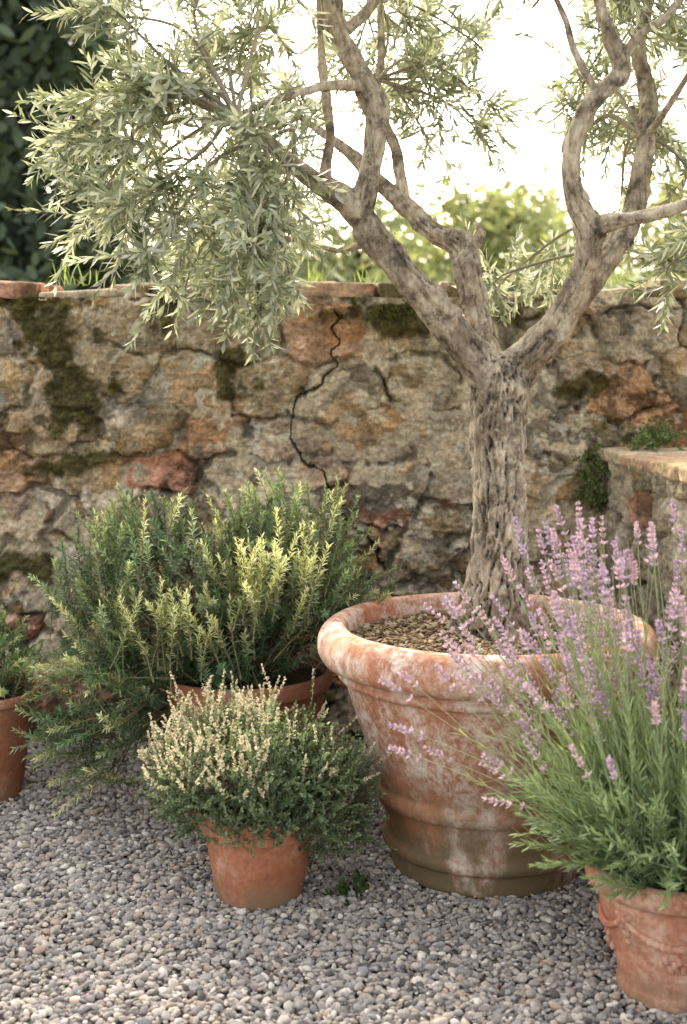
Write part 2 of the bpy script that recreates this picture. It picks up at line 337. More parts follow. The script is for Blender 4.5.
def pebcoll(name,mat,flat=.62,n=8,jag=.35,elong=1.3):
    col=bpy.data.collections.new(name)
    for k in range(n):
        bm=bmesh.new(); bmesh.ops.create_icosphere(bm,subdivisions=2,radius=1)
        r=np.random.RandomState(k+90); pl=nrm(r.randn(7,3)); pd=r.uniform(.62,.9,7)
        for v in bm.verts:
            c=np.array(v.co)
            for a,b in zip(pl,pd):
                s=c@a-b
                if s>0: c=c-a*s*.85
            c=c*(1+(noise3(c*1.6+k*7,5)-.5)*jag); c=c*np.array([elong,1,flat]); v.co=c
        me=bpy.data.meshes.new('pebble'); bm.to_mesh(me); bm.free(); me.materials.append(mat)
        me.polygons.foreach_set('use_smooth',np.ones(len(me.polygons),bool))
        col.objects.link(bpy.data.objects.new('pebble_shape',me))
    return col
def instancer(name,pts,rot,scl,coll,parent=None):
    me=bpy.data.meshes.new(name); me.vertices.add(len(pts)); me.vertices.foreach_set('co',pts.astype(np.float32).ravel())
    for nm,arr in (('rot',rot),('scl',scl)):
        a=me.attributes.new(nm,'FLOAT_VECTOR','POINT'); a.data.foreach_set('vector',arr.astype(np.float32).ravel())
    o=bpy.data.objects.new(name,me); scene.collection.objects.link(o)
    if parent: o.parent=parent
    ng=bpy.data.node_groups.new(name+'_scatter','GeometryNodeTree')
    ng.interface.new_socket('Geometry',in_out='INPUT',socket_type='NodeSocketGeometry'); ng.interface.new_socket('Geometry',in_out='OUTPUT',socket_type='NodeSocketGeometry')
    gi=ng.nodes.new('NodeGroupInput'); go=ng.nodes.new('NodeGroupOutput'); ip=ng.nodes.new('GeometryNodeInstanceOnPoints'); ci=ng.nodes.new('GeometryNodeCollectionInfo')
    ci.inputs[0].default_value=coll; ci.inputs[1].default_value=True; ci.inputs[2].default_value=True; ip.inputs['Pick Instance'].default_value=True
    r=ng.nodes.new('GeometryNodeInputNamedAttribute'); r.data_type='FLOAT_VECTOR'; r.inputs[0].default_value='rot'
    s=ng.nodes.new('GeometryNodeInputNamedAttribute'); s.data_type='FLOAT_VECTOR'; s.inputs[0].default_value='scl'
    L=ng.links.new; L(gi.outputs[0],ip.inputs['Points']); L(ci.outputs[0],ip.inputs['Instance']); L(r.outputs[0],ip.inputs['Rotation']); L(s.outputs[0],ip.inputs['Scale']); L(ip.outputs[0],go.inputs[0])
    md=o.modifiers.new('scatter','NODES'); md.node_group=ng; return o
def field(x0,x1,y0,y1,sp,z,rs):
    X,Y=np.meshgrid(np.arange(x0,x1,sp),np.arange(y0,y1,sp)); n=X.size
    return np.stack([X.ravel()+rs.uniform(-.6,.6,n)*sp,Y.ravel()+rs.uniform(-.6,.6,n)*sp,z+rs.uniform(-.003,.004,n)],-1)
rs=np.random.RandomState(3)
pts=np.vstack([field(-1.4,1.4,2.6,4.98,.0125,.002,rs),field(-1.4,1.4,2.6,4.98,.019,.009,rs),field(-3.0,3.0,.6,2.6,.024,.004,rs),field(-3.0,-1.4,2.6,4.98,.022,.004,rs),field(1.4,3.0,2.6,4.98,.022,.004,rs)])
n=len(pts); sc=rs.lognormal(math.log(.0066),.34,n).clip(.003,.0145)[:,None]*rs.uniform(.8,1.2,(n,3))
rot=np.stack([rs.uniform(-.5,.5,n),rs.uniform(-.5,.5,n),rs.uniform(0,6.28,n)],-1)
instancer('gravel',pts,rot,sc,pebcoll('pebble_shapes',M_peb))

# ---------------------------------------------------------------- pots
def place(o,x,y): o.location=(x,y,0)
big_c=(.389,3.85)
m=terracotta('aged_terracotta_planter',(.53,.255,.155),(.72,.63,.55),(.17,.125,.068),.95,.36,3.7)
prof=[(.001,.0),(.20,.0),(.245,.002),(.258,.014),(.262,.04),(.268,.062),(.282,.072),(.288,.088),(.283,.102),(.275,.110),(.279,.14),(.290,.188),(.303,.196),(.310,.212),(.307,.228),(.299,.237),(.305,.26),(.330,.335),(.357,.415),(.378,.48),(.388,.508),(.402,.515),(.408,.526),(.403,.538),(.412,.546),(.435,.552),(.452,.568),(.459,.592),(.455,.620),(.441,.643),(.420,.655),(.400,.656),(.386,.648),(.380,.630),(.372,.58),(.360,.5),(.34,.42)]
v,q=lathe(prof,180,5,.010); o=mkobj('terracotta_planter',v,q,m); place(o,*big_c); big=o
def potprof(R,r,h,rimh,t=.014,lip=.012):
    k=(R-lip-r)/h
    return [(.001,0),(r*.6,0),(r-.006,.001),(r,.008),(r+k*h*.4,h*.4),(r+k*(h-rimh)*.96,(h-rimh)*.985),(R-.004,h-rimh+.001),(R,h-rimh+.008),(R+.001,h-.012),(R-.003,h-.003),(R-.008,h),(R-t,h-.003),(R-t-.004,h-.02),(R-t-.02,h*.6)]
M_p=[terracotta('terracotta_clay_%d'%i,b,(.64,.50,.39),(.24,.15,.09),l,.09,i*2.3) for i,(b,l) in enumerate([((.46,.205,.12),.45),((.46,.215,.125),.4),((.36,.16,.095),.3),((.50,.235,.15),.6)])]
def pot(R,r,h,rimh,c,mt,sub=4):
    v,q=lathe(potprof(R,r,h,rimh),96,sub,.004,seed=int(c[0]*100)%50); o=mkobj('terracotta_pot',v,q,mt); place(o,*c); return o
thy_c=(-.215,3.63); ros_c=(-.31,4.35); her_c=(-1.13,4.4); lav_c=(.735,3.12)
p1=pot(.165,.108,.235,.055,thy_c,M_p[0]); p2=pot(.275,.19,.41,.05,ros_c,M_p[1]); p3=pot(.19,.13,.335,.03,her_c,M_p[2])
prof=[(.001,0),(.1,0),(.128,.002),(.134,.012),(.134,.03),(.130,.036),(.140,.08),(.158,.15),(.172,.20),(.177,.228),(.186,.234),(.198,.243),(.203,.258),(.199,.275),(.190,.284),(.180,.284),(.174,.275),(.168,.22),(.16,.18)]
v,q=lathe(prof,96,4,.003,seed=8); p4=mkobj('terracotta_pot',v,q,M_p[3]); place(p4,*lav_c)
B=Batch()
th=np.linspace(0,2*np.pi,481); zc=.198-.042*np.abs(np.sin(2.5*th))**.8; rr=.1305+(zc-.036)*.245+.004
path=np.stack([rr*np.cos(th),rr*np.sin(th),zc,.0055+.0035*np.abs(np.sin(2.5*th))*(1+.4*np.sin(th*75))],-1); v,q=tube(path,10); B.add(v,q,[.5,.3,.2])
for k in range(5):
    a=k*2*np.pi/5
    for (da,dz,s) in [(0,0,.014),(.05,-.02,.009),(-.05,-.02,.009),(0,-.035,.010),(.0,-.055,.008),(.09,.006,.008),(-.09,.006,.008)]:
        z=.2+dz; r=.1305+(z-.036)*.245+.002; v,q=rbox((s*1.9,s*1.9,s*1.9),s*.94,5,.004,k,(r*math.cos(a+da),r*math.sin(a+da),z)); B.add(v,q,[.5,.3,.2])
    a+=np.pi/5
    for j in range(6):
        z=.118+.012*math.sin(j*2.1); aa=a+(j-2.5)*.06; r=.1305+(z-.036)*.245+.001; v,q=rbox((.014,.014,.02),.0068,4,.003,j,(r*math.cos(aa),r*math.sin(aa),z)); B.add(v,q,[.5,.3,.2])
g=B.obj('garland_relief',M_p[3],p4)
def soil(parent,R,z,col,name='soil'):
    r=np.linspace(0.001,R,26); a=np.linspace(0,2*np.pi,72,endpoint=False); A,Rr=np.meshgrid(a,r); X=Rr*np.cos(A);Y=Rr*np.sin(A)
    V=np.stack([X,Y,z+(fbm2(X*25,Y*25,4,4)-.5)*.02],-1).reshape(-1,3); o=mkobj(name,V,ringquads(26,72)[:,::-1],M_soil,np.tile(col,(len(V),1))*(.6+.8*fbm2(X*40,Y*40,6,3).reshape(-1,1)),parent); return o
soil(big,.378,.598,[.08,.055,.035]); soil(p1,.14,.215,[.06,.045,.03]); soil(p2,.245,.385,[.06,.045,.03]); soil(p3,.165,.31,[.06,.045,.03]); soil(p4,.168,.262,[.06,.045,.03])
m,nt,out=newmat('bark_chip'); oi=N(nt,'ShaderNodeObjectInfo')
c=ramp(nt,oi.outputs['Random'],[(0,(.19,.135,.08)),(.2,(.31,.235,.15)),(.4,(.12,.08,.05)),(.6,(.38,.30,.21)),(.75,(.24,.175,.11)),(.9,(.08,.055,.035))],'CONSTANT')
p=N(nt,'ShaderNodeBsdfDiffuse'); nt.links.new(c,p.inputs['Color']); nt.links.new(p.outputs[0],out.inputs[0])
n=6000; a=rs.uniform(0,6.283,n); r=.372*np.sqrt(rs.rand(n)); pts=np.stack([r*np.cos(a),r*np.sin(a),.602+rs.uniform(-.002,.01,n)],-1)
instancer('bark_chips',pts,np.stack([rs.uniform(-.5,.5,n),rs.uniform(-.5,.5,n),rs.uniform(0,6.28,n)],-1),rs.uniform(.0035,.008,(n,1))*np.ones((1,3)),pebcoll('chip_shapes',m,.4,6,.5,1.7),big)

# ---------------------------------------------------------------- olive tree
tree=empty('olive_tree')
trunk=[(.42,3.95,.50,.155),(.415,3.95,.575,.138),(.410,3.95,.635,.102),(.423,3.95,.74,.078),(.430,3.95,.87,.069),(.435,3.95,1.027,.068),(.436,3.95,1.19,.073),(.443,3.95,1.29,.077),(.446,3.95,1.35,.06),(.446,3.95,1.385,.03)]
limbs=[
 [(.43,3.95,1.22,.045),(.405,3.95,1.31,.055),(.34,3.93,1.39,.048),(.226,3.90,1.527,.042),(.113,3.87,1.662,.040),(.018,3.84,1.785,.036),(-.09,3.80,1.855,.026),(-.207,3.75,1.945,.018),(-.31,3.68,2.00,.010)],
 [(.045,3.85,1.74,.03),(.06,3.84,1.82,.033),(.078,3.83,1.905,.028),(.086,3.82,2.035,.030),(.031,3.80,2.15,.026),(-.023,3.78,2.27,.024),(-.04,3.75,2.40,.020),(-.09,3.70,2.66,.011)],
 [(.06,3.81,2.10,.018),(-.035,3.74,2.085,.013),(-.15,3.66,2.045,.010),(-.27,3.58,1.985,.006)],
 [(.0,3.79,2.24,.016),(.05,3.84,2.29,.015),(.095,3.85,2.36,.013),(.14,3.85,2.5,.010),(.2,3.85,2.7,.006)],
 [(-.03,3.82,1.80,.018),(-.048,3.84,1.87,.016),(-.037,3.88,1.99,.013),(-.06,3.95,2.19,.011),(-.07,4.0,2.42,.008)],
 [(.12,3.89,1.66,.016),(.05,3.98,1.68,.011),(-.02,4.03,1.67,.008),(-.14,4.05,1.70,.005)],
 [(.425,3.97,1.26,.04),(.41,4.00,1.34,.042),(.392,4.05,1.445,.036),(.367,4.10,1.585,.035),(.343,4.15,1.69,.036),(.26,4.17,1.735,.029),(.17,4.20,1.82,.027),(.094,4.25,1.895,.022),(.0,4.30,1.99,.016),(-.13,4.40,2.10,.009)],
 [(.19,4.19,1.80,.018),(.168,4.22,1.90,.017),(.155,4.25,1.99,.016),(.10,4.30,2.13,.014),(.115,4.33,2.28,.012),(.11,4.35,2.46,.009)],
 [(.345,4.14,1.66,.028),(.40,4.16,1.72,.015),(.385,4.18,1.76,.006)],
 [(.445,3.95,1.21,.045),(.475,3.95,1.32,.056),(.532,3.93,1.39,.049),(.60,3.92,1.471,.043),(.668,3.92,1.568,.038),(.74,3.95,1.652,.034),(.81,4.00,1.766,.031),(.846,4.02,1.924,.027),(.87,4.05,2.096,.024),(.85,4.10,2.25,.019),(.90,4.10,2.46,.012)],
 [(.59,3.91,1.45,.032),(.608,3.88,1.50,.036),(.648,3.82,1.62,.033),(.651,3.78,1.709,.034),(.608,3.75,1.80,.028),(.598,3.72,1.915,.025),(.642,3.70,2.03,.024),(.716,3.68,2.117,.022),(.673,3.66,2.24,.017),(.63,3.64,2.39,.011)],
 [(.65,3.79,1.68,.02),(.69,3.75,1.725,.021),(.75,3.70,1.735,.018),(.81,3.67,1.745,.016),(.875,3.65,1.765,.014),(1.0,3.60,1.81,.009)],
 [(.70,3.68,2.10,.014),(.76,3.66,2.20,.012),(.84,3.62,2.26,.009),(.92,3.6,2.4,.006)],
 [(.66,3.69,2.06,.012),(.60,3.68,2.16,.010),(.57,3.68,2.26,.008),(.5,3.66,2.38,.005)],
 [(.85,4.03,1.98,.012),(.90,3.95,2.06,.010),(.98,3.9,2.2,.007)],
]
B=Batch()
def bark(kk,sd):
    def f(R,s,a):
        c=np.stack([np.cos(a)*R*kk,np.sin(a)*R*kk,s*kk*.18],-1)
        rg=np.abs(2*fbm3(c+sd*9,sd,4)-1); c2=np.stack([np.cos(a)*1.1,np.sin(a)*1.1,s*9],-1)
        c3=np.stack([np.cos(a)*R*60,np.sin(a)*R*60,s*45],-1)
        act=sst(.40,.65,fbm3(np.stack([np.cos(a),np.sin(a),s*6],-1),sd+40,3))
        kn=sst(.66,.78,noise3(np.stack([np.cos(a)*1.4,np.sin(a)*1.4,s*13],-1),sd+60))
        D=R*(.32*(fbm3(c2,sd+3,2)-.5)+.28*kn)+np.minimum(R*.30,.014)*(sst(0,.22,rg)-.75)*(.2+.8*act)+np.minimum(R*.08,.004)*(noise3(c3,sd+8)-.5)*2
        R2=R+D; R2[0]=1e-4;R2[-1]=1e-4; return R2
    return f
P=catmull(trunk,22)
def trunkdisp(R,s,a):
    fl=sst(.62,.0,s/.35)
    lob=1+fl*(.26*np.sin(a*3+1)+.18*np.sin(a*5+2.2)); wr=fbm3(np.stack([np.cos(a)*1.5,np.sin(a)*1.5,s*5],-1),77,3)*1.1
    c=np.stack([np.cos(a)*R*42+wr,np.sin(a)*R*42+wr,s*7.5],-1)
    rg=np.abs(2*fbm3(c,5,5)-1); big=fbm3(np.stack([np.cos(a)*1.3,np.sin(a)*1.3,s*5],-1),9,2)-.5
    c3=np.stack([np.cos(a)*R*90,np.sin(a)*R*90,s*40],-1); fc=sst(.5,.56,fbm3(np.stack([np.cos(a)*R*25,np.sin(a)*R*25,s*16],-1),15,3))
    R2=R*lob+.032*big+.022*(sst(0,.20,rg)-.7)+.008*(noise3(c3,3)-.5)+.005*fc; R2[0]=1e-4;R2[-1]=1e-4; return R2
v,q=tube(P,170,trunkdisp); B.add(v,q,[0,0,0])
for k,l in enumerate(limbs):
    P=catmull(l,16); rmax=l[0][3]; v,q=tube(P,60 if rmax>.025 else 24,bark(56,k+20)); B.add(v,q,[0,0,0])
raw=B.obj('trunk_raw',M_wood)
md=raw.modifiers.new('r','REMESH'); md.mode='VOXEL'; md.voxel_size=.0036; md.use_smooth_shade=True
md=raw.modifiers.new('s','SMOOTH'); md.iterations=1; md.factor=.5
dg=bpy.context.evaluated_depsgraph_get(); me=bpy.data.meshes.new_from_object(raw.evaluated_get(dg)); bpy.data.objects.remove(raw)
m,nt,out=newmat('olive_bark'); L=nt.links; g=N(nt,'ShaderNodeNewGeometry'); v=g.outputs['Position']
mp=N(nt,'ShaderNodeMapping'); mp.inputs['Scale'].default_value=(1,1,.3); L.new(v,mp.inputs[0])
n1=noise(nt,mp.outputs[0],75,7,.72); n2=noise(nt,v,7,5,.65); n3=noise(nt,v,170,4,.7); n4=noise(nt,v,22,6,.7)
c=ramp(nt,n1,[(.30,(.18,.15,.12)),(.45,(.37,.325,.265)),(.60,(.52,.465,.39)),(.78,(.66,.61,.53))])
c=mix(nt,1.0,c,ramp(nt,n2,[(.38,(.50,.45,.40)),(.58,(1.1,1.06,1.0))]),'MULTIPLY')
c=mix(nt,1.0,c,ramp(nt,n4,[(.38,.42),(.50,1.05)]),'MULTIPLY')
c=mix(nt,ramp(nt,n4,[(.60,0),(.67,.65)]),c,(.62,.58,.46))
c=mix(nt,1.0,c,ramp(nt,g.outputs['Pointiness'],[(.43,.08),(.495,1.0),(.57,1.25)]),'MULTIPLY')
p=N(nt,'ShaderNodeBsdfDiffuse'); p.inputs['Roughness'].default_value=.5; L.new(c,p.inputs['Color'])
b=N(nt,'ShaderNodeBump'); b.inputs['Strength'].default_value=.8; b.inputs['Distance'].default_value=.006; L.new(n1,b.inputs['Height'])
b2=N(nt,'ShaderNodeBump'); b2.inputs['Strength'].default_value=.5; b2.inputs['Distance'].default_value=.003; L.new(n3,b2.inputs['Height']); L.new(b.outputs[0],b2.inputs['Normal']); L.new(b2.outputs[0],p.inputs['Normal']); L.new(p.outputs[0],out.inputs[0])
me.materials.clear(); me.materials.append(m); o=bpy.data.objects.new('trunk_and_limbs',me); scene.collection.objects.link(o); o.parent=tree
# crown
rs=np.random.RandomState(21)
VOL=[((-.31,3.68,2.00),(-.42,3.66,1.90),(.28,.28,.18),9),((-.207,3.75,1.945),(-.27,3.62,1.73),(.19,.22,.12),7),((-.27,3.58,1.985),(-.38,3.70,2.17),(.28,.30,.18),8),
 ((-.09,3.70,2.66),(-.20,3.75,2.38),(.28,.30,.18),7),((-.20,3.75,1.93),(-.19,3.62,1.60),(.08,.12,.07),4),((-.31,3.68,2.00),(-.56,3.70,1.90),(.14,.25,.16),5),((-.25,3.7,1.93),(-.42,3.66,1.66),(.12,.12,.08),4),
 ((-.13,4.40,2.10),(-.22,4.40,1.98),(.34,.25,.22),6),((.11,4.35,2.46),(.20,4.40,2.36),(.30,.30,.16),9),((.10,4.3,2.2),(.25,4.50,2.12),(.22,.20,.16),6),
 ((.63,3.64,2.39),(.52,3.70,2.38),(.24,.25,.14),8),((.90,4.10,2.46),(.88,4.00,2.28),(.28,.30,.22),11),((1.0,3.60,1.81),(1.0,3.78,1.62),(.12,.20,.11),7),
 ((.85,4.05,2.0),(.85,4.35,1.98),(.28,.20,.22),8),((.74,3.95,1.66),(.54,4.35,1.63),(.10,.15,.06),3),((.2,3.85,2.7),(.3,3.8,2.74),(.45,.4,.13),7),((-.09,3.7,2.66),(-.4,3.8,2.62),(.3,.4,.15),5),
 ((.95,3.62,2.3),(1.12,3.7,2.15),(.2,.3,.3),6),((-.14,4.05,1.70),(-.3,4.15,1.72),(.18,.12,.10),3)]
PR=[(0,.18),(.25,.8),(.6,1.),(1,.06)]
Bw=Batch(); Bl=Batch(); TO=[];TD=[]
for anc,c,r,n in VOL:
    anc=np.array(anc); tg=inell(n,c,r,rs,.25)
    for t in tg:
        mid=(anc+t)/2+np.array([0,0,.06])*rs.uniform(.2,1.4)+rs.randn(3)*.03; e=t+np.array([0,0,-.02])
        P=catmull([(*anc,.006),(*mid,.0045),(*t,.003),(*(e+(t-mid)*.25),.0015)],6); v,q=tube(P,6); Bw.add(v,q,np.array([.36,.32,.25])*rs.uniform(.7,1.2))
        k=11; ii=rs.randint(6,len(P)-1,k); tt=nrm(P[ii+1,:3]-P[ii-1,:3]); TO.append(P[ii,:3]); out_=nrm(t-np.array([.2,3.9,1.7]))
        TD.append(tt*.8+rs.randn(k,3)*.8+out_*.5+np.array([0,0,.2]))
TO=np.vstack(TO);TD=np.vstack(TD); nT=len(TO); tl=rs.uniform(.08,.23,nT)
PP,DD=shoots(TO,TD,tl,6,rs.uniform(-1.1,.6,nT),.10,rs)
stemtubes(Bw,PP,DD,.0017,.0007,np.array([.38,.37,.28]),3)
tone=rs.uniform(.65,1.15,nT); hue=rs.rand(nT)
def oc(si,t,r):
    k=len(si); silver=(r.rand(k)<.50)[:,None]
    c=np.where(silver,np.array([.57,.60,.49]),np.array([.215,.25,.16])); y=hue[si][:,None]; c=c*(1-.3*y)+c*np.array([1.15,1.1,.75])*.3*y
    return np.clip(c*(tone[si]*r.uniform(.7,1.25,k))[:,None]*(1+.2*t[:,None]),0,.85)
onshoots(Bl,PP,DD,11,.05,.95,.25,.052,.0088,PR,-.10,oc,2,1.0,.35,rs)
Bw.obj('twigs',M_wood,tree); Bl.obj('leaves',M_leaf_olive,tree)

# ---------------------------------------------------------------- rosemary
NE=[(0,.8),(.5,1.),(1,.25)]
def rosemary(name,ells,base,nsh,rs,lm=(.12,.28),nl=.024,nodes=32,tint=(1,1,1)):
    root=empty(name); Bw=Batch(); Bl=Batch(); O=[];D=[];Lg=[];NW_SUN=[]
    base=np.array(base)
    for (c,r,w,up,sunpaint) in ells:
        k=int(nsh*w); p=inell(k,c,r,rs,.45); p[:,2]=np.maximum(p[:,2],.07); d=nrm(p-base)*(1-up)+np.array([0,0,1])*up+rs.randn(k,3)*(.34 if up<.8 else .2)
        ln=rs.uniform(*lm,k); d=nrm(d); O.append(p-d*ln[:,None]*.6); D.append(d); Lg.append(ln); NW_SUN.append(np.maximum(rs.rand(k)**2.,sunpaint*rs.uniform(.7,1.2,k)))
        for t in p[::5]:
            mid=(base+t)/2+np.array([(t[0]-base[0])*.15,0,.04])+rs.randn(3)*.015; P=catmull([(*base,.007),(*mid,.005),(*t,.002)],6); v,q=tube(P,6); Bw.add(v,q,np.array([.16,.12,.08]))
    O=np.vstack(O);D=np.vstack(D);Lg=np.concatenate(Lg); O[:,2]=np.maximum(O[:,2],.05); n=len(O)
    P,Ds=shoots(O,D,Lg,8,rs.uniform(-.2,.5,n),.07,rs); stemtubes(Bw,P,Ds,.0024,.0012,np.array([.28,.26,.14]),4)
    new=np.concatenate(NW_SUN); tone=np.where(new>.85,rs.uniform(.95,1.25,n),rs.uniform(.55,1.3,n))  # new: random young tips, plus sunlit sprigs painted in by colour
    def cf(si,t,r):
        k=len(si); f=np.clip((t*1.4-.25)*new[si]+np.where(new[si]>.85,.35,0),0,1.)[:,None]; c=np.array([.12,.21,.105])*(1-f)+np.array([.68,.70,.38])*f  # highest weights pale the whole shoot, sunlight put into needle colour
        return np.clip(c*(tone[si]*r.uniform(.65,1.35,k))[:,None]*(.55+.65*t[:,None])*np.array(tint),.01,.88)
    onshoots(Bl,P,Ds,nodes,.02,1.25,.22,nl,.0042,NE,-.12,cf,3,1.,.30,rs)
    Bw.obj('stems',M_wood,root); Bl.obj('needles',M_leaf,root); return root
rs=np.random.RandomState(31)
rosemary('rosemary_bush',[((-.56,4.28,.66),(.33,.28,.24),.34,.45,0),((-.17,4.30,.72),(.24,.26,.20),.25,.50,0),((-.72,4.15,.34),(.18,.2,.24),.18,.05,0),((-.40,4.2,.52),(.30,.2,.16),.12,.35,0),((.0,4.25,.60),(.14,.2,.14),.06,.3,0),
 ((-.60,4.28,.80),(.20,.15,.10),.045,.9,.25),((-.16,4.28,.86),(.20,.15,.09),.05,.9,.25),((-.18,4.02,.74),(.11,.05,.10),.05,.9,1.15),((-.42,4.02,.60),(.13,.05,.06),.03,.9,1.),((-.60,4.04,.60),(.05,.05,.05),.012,.85,1.)],(-.31,4.35,.40),560,rs)  # last clusters are sunlit sprigs, the sun painted as paler needles
rosemary('herb_plant',[((-1.13,4.38,.42),(.20,.2,.12),1.,.5,0)],(-1.13,4.4,.32),100,rs,(.08,.16),.017,28,(1.0,1.1,.9))
# ---------------------------------------------------------------- thyme
rs=np.random.RandomState(41); root=empty('thyme_plant'); Bw=Batch();Bl=Batch();Bf=Batch()
tb=np.array([thy_c[0],thy_c[1],.22]); n=1250
p_=np.vstack([inell(int(n*.7),(thy_c[0]-.02,thy_c[1],.30),(.25,.22,.16),rs,.5),inell(n-int(n*.7),(thy_c[0]+.13,thy_c[1]-.02,.26),(.17,.18,.14),rs,.4)])
p_=p_[p_[:,2]>.15]; n=len(p_); rel=p_-tb
inside=np.hypot(p_[:,0]-tb[0],p_[:,1]-tb[1])<.17; p_[:,2]=np.where(inside,np.maximum(p_[:,2],.26),p_[:,2])
D=nrm(p_-tb)*.75+np.array([0,0,.55])+rs.randn(n,3)*.42; Lg=rs.uniform(.05,.15,n); O=p_-nrm(D)*Lg[:,None]*.5
P,Ds=shoots(O,D,Lg,6,rs.uniform(-1.0,.5,n),.13,rs); stemtubes(Bw,P,Ds,.0011,.0006,np.array([.18,.15,.09]),3)
for t in p_[::6]:
    mid=(tb+t)/2+np.array([0,0,.03])+rs.randn(3)*.01; PC=catmull([(*(tb+rs.randn(3)*np.array([.04,.04,0])),.003),(*mid,.002),(*t,.001)],5); v,q=tube(PC,5); Bw.add(v,q,np.array([.16,.12,.08]))
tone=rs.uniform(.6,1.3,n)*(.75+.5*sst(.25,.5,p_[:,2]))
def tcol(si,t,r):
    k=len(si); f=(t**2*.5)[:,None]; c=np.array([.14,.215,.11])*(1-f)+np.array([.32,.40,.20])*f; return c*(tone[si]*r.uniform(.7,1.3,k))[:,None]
LP=[(0,.3),(.4,1.),(.8,.8),(1,.2)]
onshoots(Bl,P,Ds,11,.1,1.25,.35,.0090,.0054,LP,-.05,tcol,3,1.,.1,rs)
top=(P[:,-1,2]>.32); fl=np.where(top&(((P[:,-1,0]<thy_c[0]+.03)&(rs.rand(n)<.85))|(rs.rand(n)<.12)))[0]
P2,D2=shoots(P[fl,-1],Ds[fl,-1]+np.array([0,0,.5])+rs.randn(len(fl),3)*.3,rs.uniform(.025,.085,len(fl)),4,.3,.12,rs); stemtubes(Bw,P2,D2,.0008,.0005,np.array([.38,.34,.2]),3)
def fc(si,t,r): k=len(si); g_=(r.rand(k)<.22)[:,None]; return np.where(g_,np.array([.36,.40,.2]),np.array([.80,.72,.52]))*r.uniform(.7,1.1,(k,1))
onshoots(Bf,P2,D2,9,.1,1.1,.4,.0080,.0055,LP,.1,fc,3,1.,.3,rs)
Bw.obj('stems',M_wood,root); Bl.obj('leaves',M_leaf,root); Bf.obj('flowers',M_flower,root)
# ---------------------------------------------------------------- lavender
rs=np.random.RandomState(51); root=empty('lavender_plant'); Bw=Batch();Bl=Batch();Bf=Batch()
n=430; a=rs.uniform(0,6.283,n); e=rs.uniform(.12,1,n)
def lb(n,a): rr=.13*np.sqrt(rs.rand(n)); return np.stack([lav_c[0]+rr*np.cos(a),lav_c[1]+rr*np.sin(a),np.full(n,.265)],-1)
D=np.stack([np.cos(a)*(1.0-e*.75),np.sin(a)*(1.0-e*.75),.42+e*.9],-1)+rs.randn(n,3)*.12; Lg=rs.uniform(.20,.38,n)
P,Ds=shoots(lb(n,a),D,Lg,8,rs.uniform(-.6,.3,n),.05,rs); stemtubes(Bw,P,Ds,.0017,.001,np.array([.22,.28,.13]),3)
tone=rs.uniform(.65,1.2,n)
def lc(si,t,r):
    k=len(si); f=(t*.8)[:,None]; c=np.array([.13,.215,.10])*(1-f)+np.array([.34,.43,.23])*f; return c*(tone[si]*r.uniform(.7,1.3,k))[:,None]
LN=[(0,.5),(.4,1.),(.75,.8),(1,.1)]
onshoots(Bl,P,Ds,17,.1,.6,.22,.042,.0036,LN,-.12,lc,3,1.,.4,rs)
n=330; az=rs.uniform(0,6.283,n); w=rs.rand(n)<.40; az=np.where(w,np.pi+rs.uniform(-1.2,.6,n),az); e=rs.uniform(0,1,n)**.6
D=np.stack([np.cos(az)*(1.0-e*.85),np.sin(az)*(1.0-e*.85)*.8,.72+e*.85],-1)+rs.randn(n,3)*.08; Lg=rs.uniform(.34,.76,n)*(.90+.12*e)
P,Ds=shoots(lb(n,az),D,Lg,12,rs.uniform(-.35,.1,n),.03,rs); stemtubes(Bw,P,Ds,.0013,.0009,np.array([.38,.44,.25]),4)
def lc2(si,t,r): return np.array([.32,.41,.20])*r.uniform(.7,1.3,(len(si),1))
onshoots(Bl,P,Ds,9,.25,.5,.15,.040,.0030,LN,-.1,lc2,2,.75,.3,rs)
fi=np.where(rs.rand(n)<.80)[0]; P=P[fi];Ds=Ds[fi]; n=len(fi)
hue=rs.rand(n)
PT=[(0,.5),(.45,1.),(1,.35)]
def vc(si,t,r):
    k=len(si); h=hue[si][:,None]; c=np.array([.64,.52,.67])*(1-h)+np.array([.86,.65,.68])*h; dk=(r.rand(k)<.3)[:,None]; c=np.where(dk,c*.66,c); return np.clip(c*r.uniform(.8,1.2,(k,1)),0,.9)
S,nn_,_=P.shape; sl=rs.uniform(.028,.058,n)
tip=P[:,-1]; dt=Ds[:,-1]; SP=np.stack([tip+dt*(sl*f)[:,None] for f in np.linspace(0,1,5)],1); SD=np.repeat(dt[:,None],5,1)
stemtubes(Bw,SP,SD,.0011,.0008,np.array([.45,.40,.36]),3)
ref=nrm(np.cross(dt,np.array([.37,.21,.9]))); bb=np.cross(dt,ref)
for wv in range(6):
    f=[-.55,.0,.28,.52,.76,1.][wv]
    for b_ in range(7):
        ph=b_*.9+wv*.45+rs.uniform(-.2,.2,n); rad=ref*np.cos(ph)[:,None]+bb*np.sin(ph)[:,None]; o_=tip+dt*(sl*f)[:,None]+rad*.0015+rs.randn(n,3)*.0012
        dd=nrm(rad*(.95-.45*f)+dt*.8+rs.randn(n,3)*.12); col=vc(np.arange(n),None,rs)
        for rot_ in (0,1):
            leaves(Bf,o_,dd,(rad if rot_ else np.cross(dd,rad))+.01,rs.uniform(.0075,.0125,n)*(1-.3*max(f,0)),.0050,PT,0.,col)
Bw.obj('stems',M_wood,root); Bl.obj('leaves',M_leaf,root); Bf.obj('flower_spikes',M_flower,root)
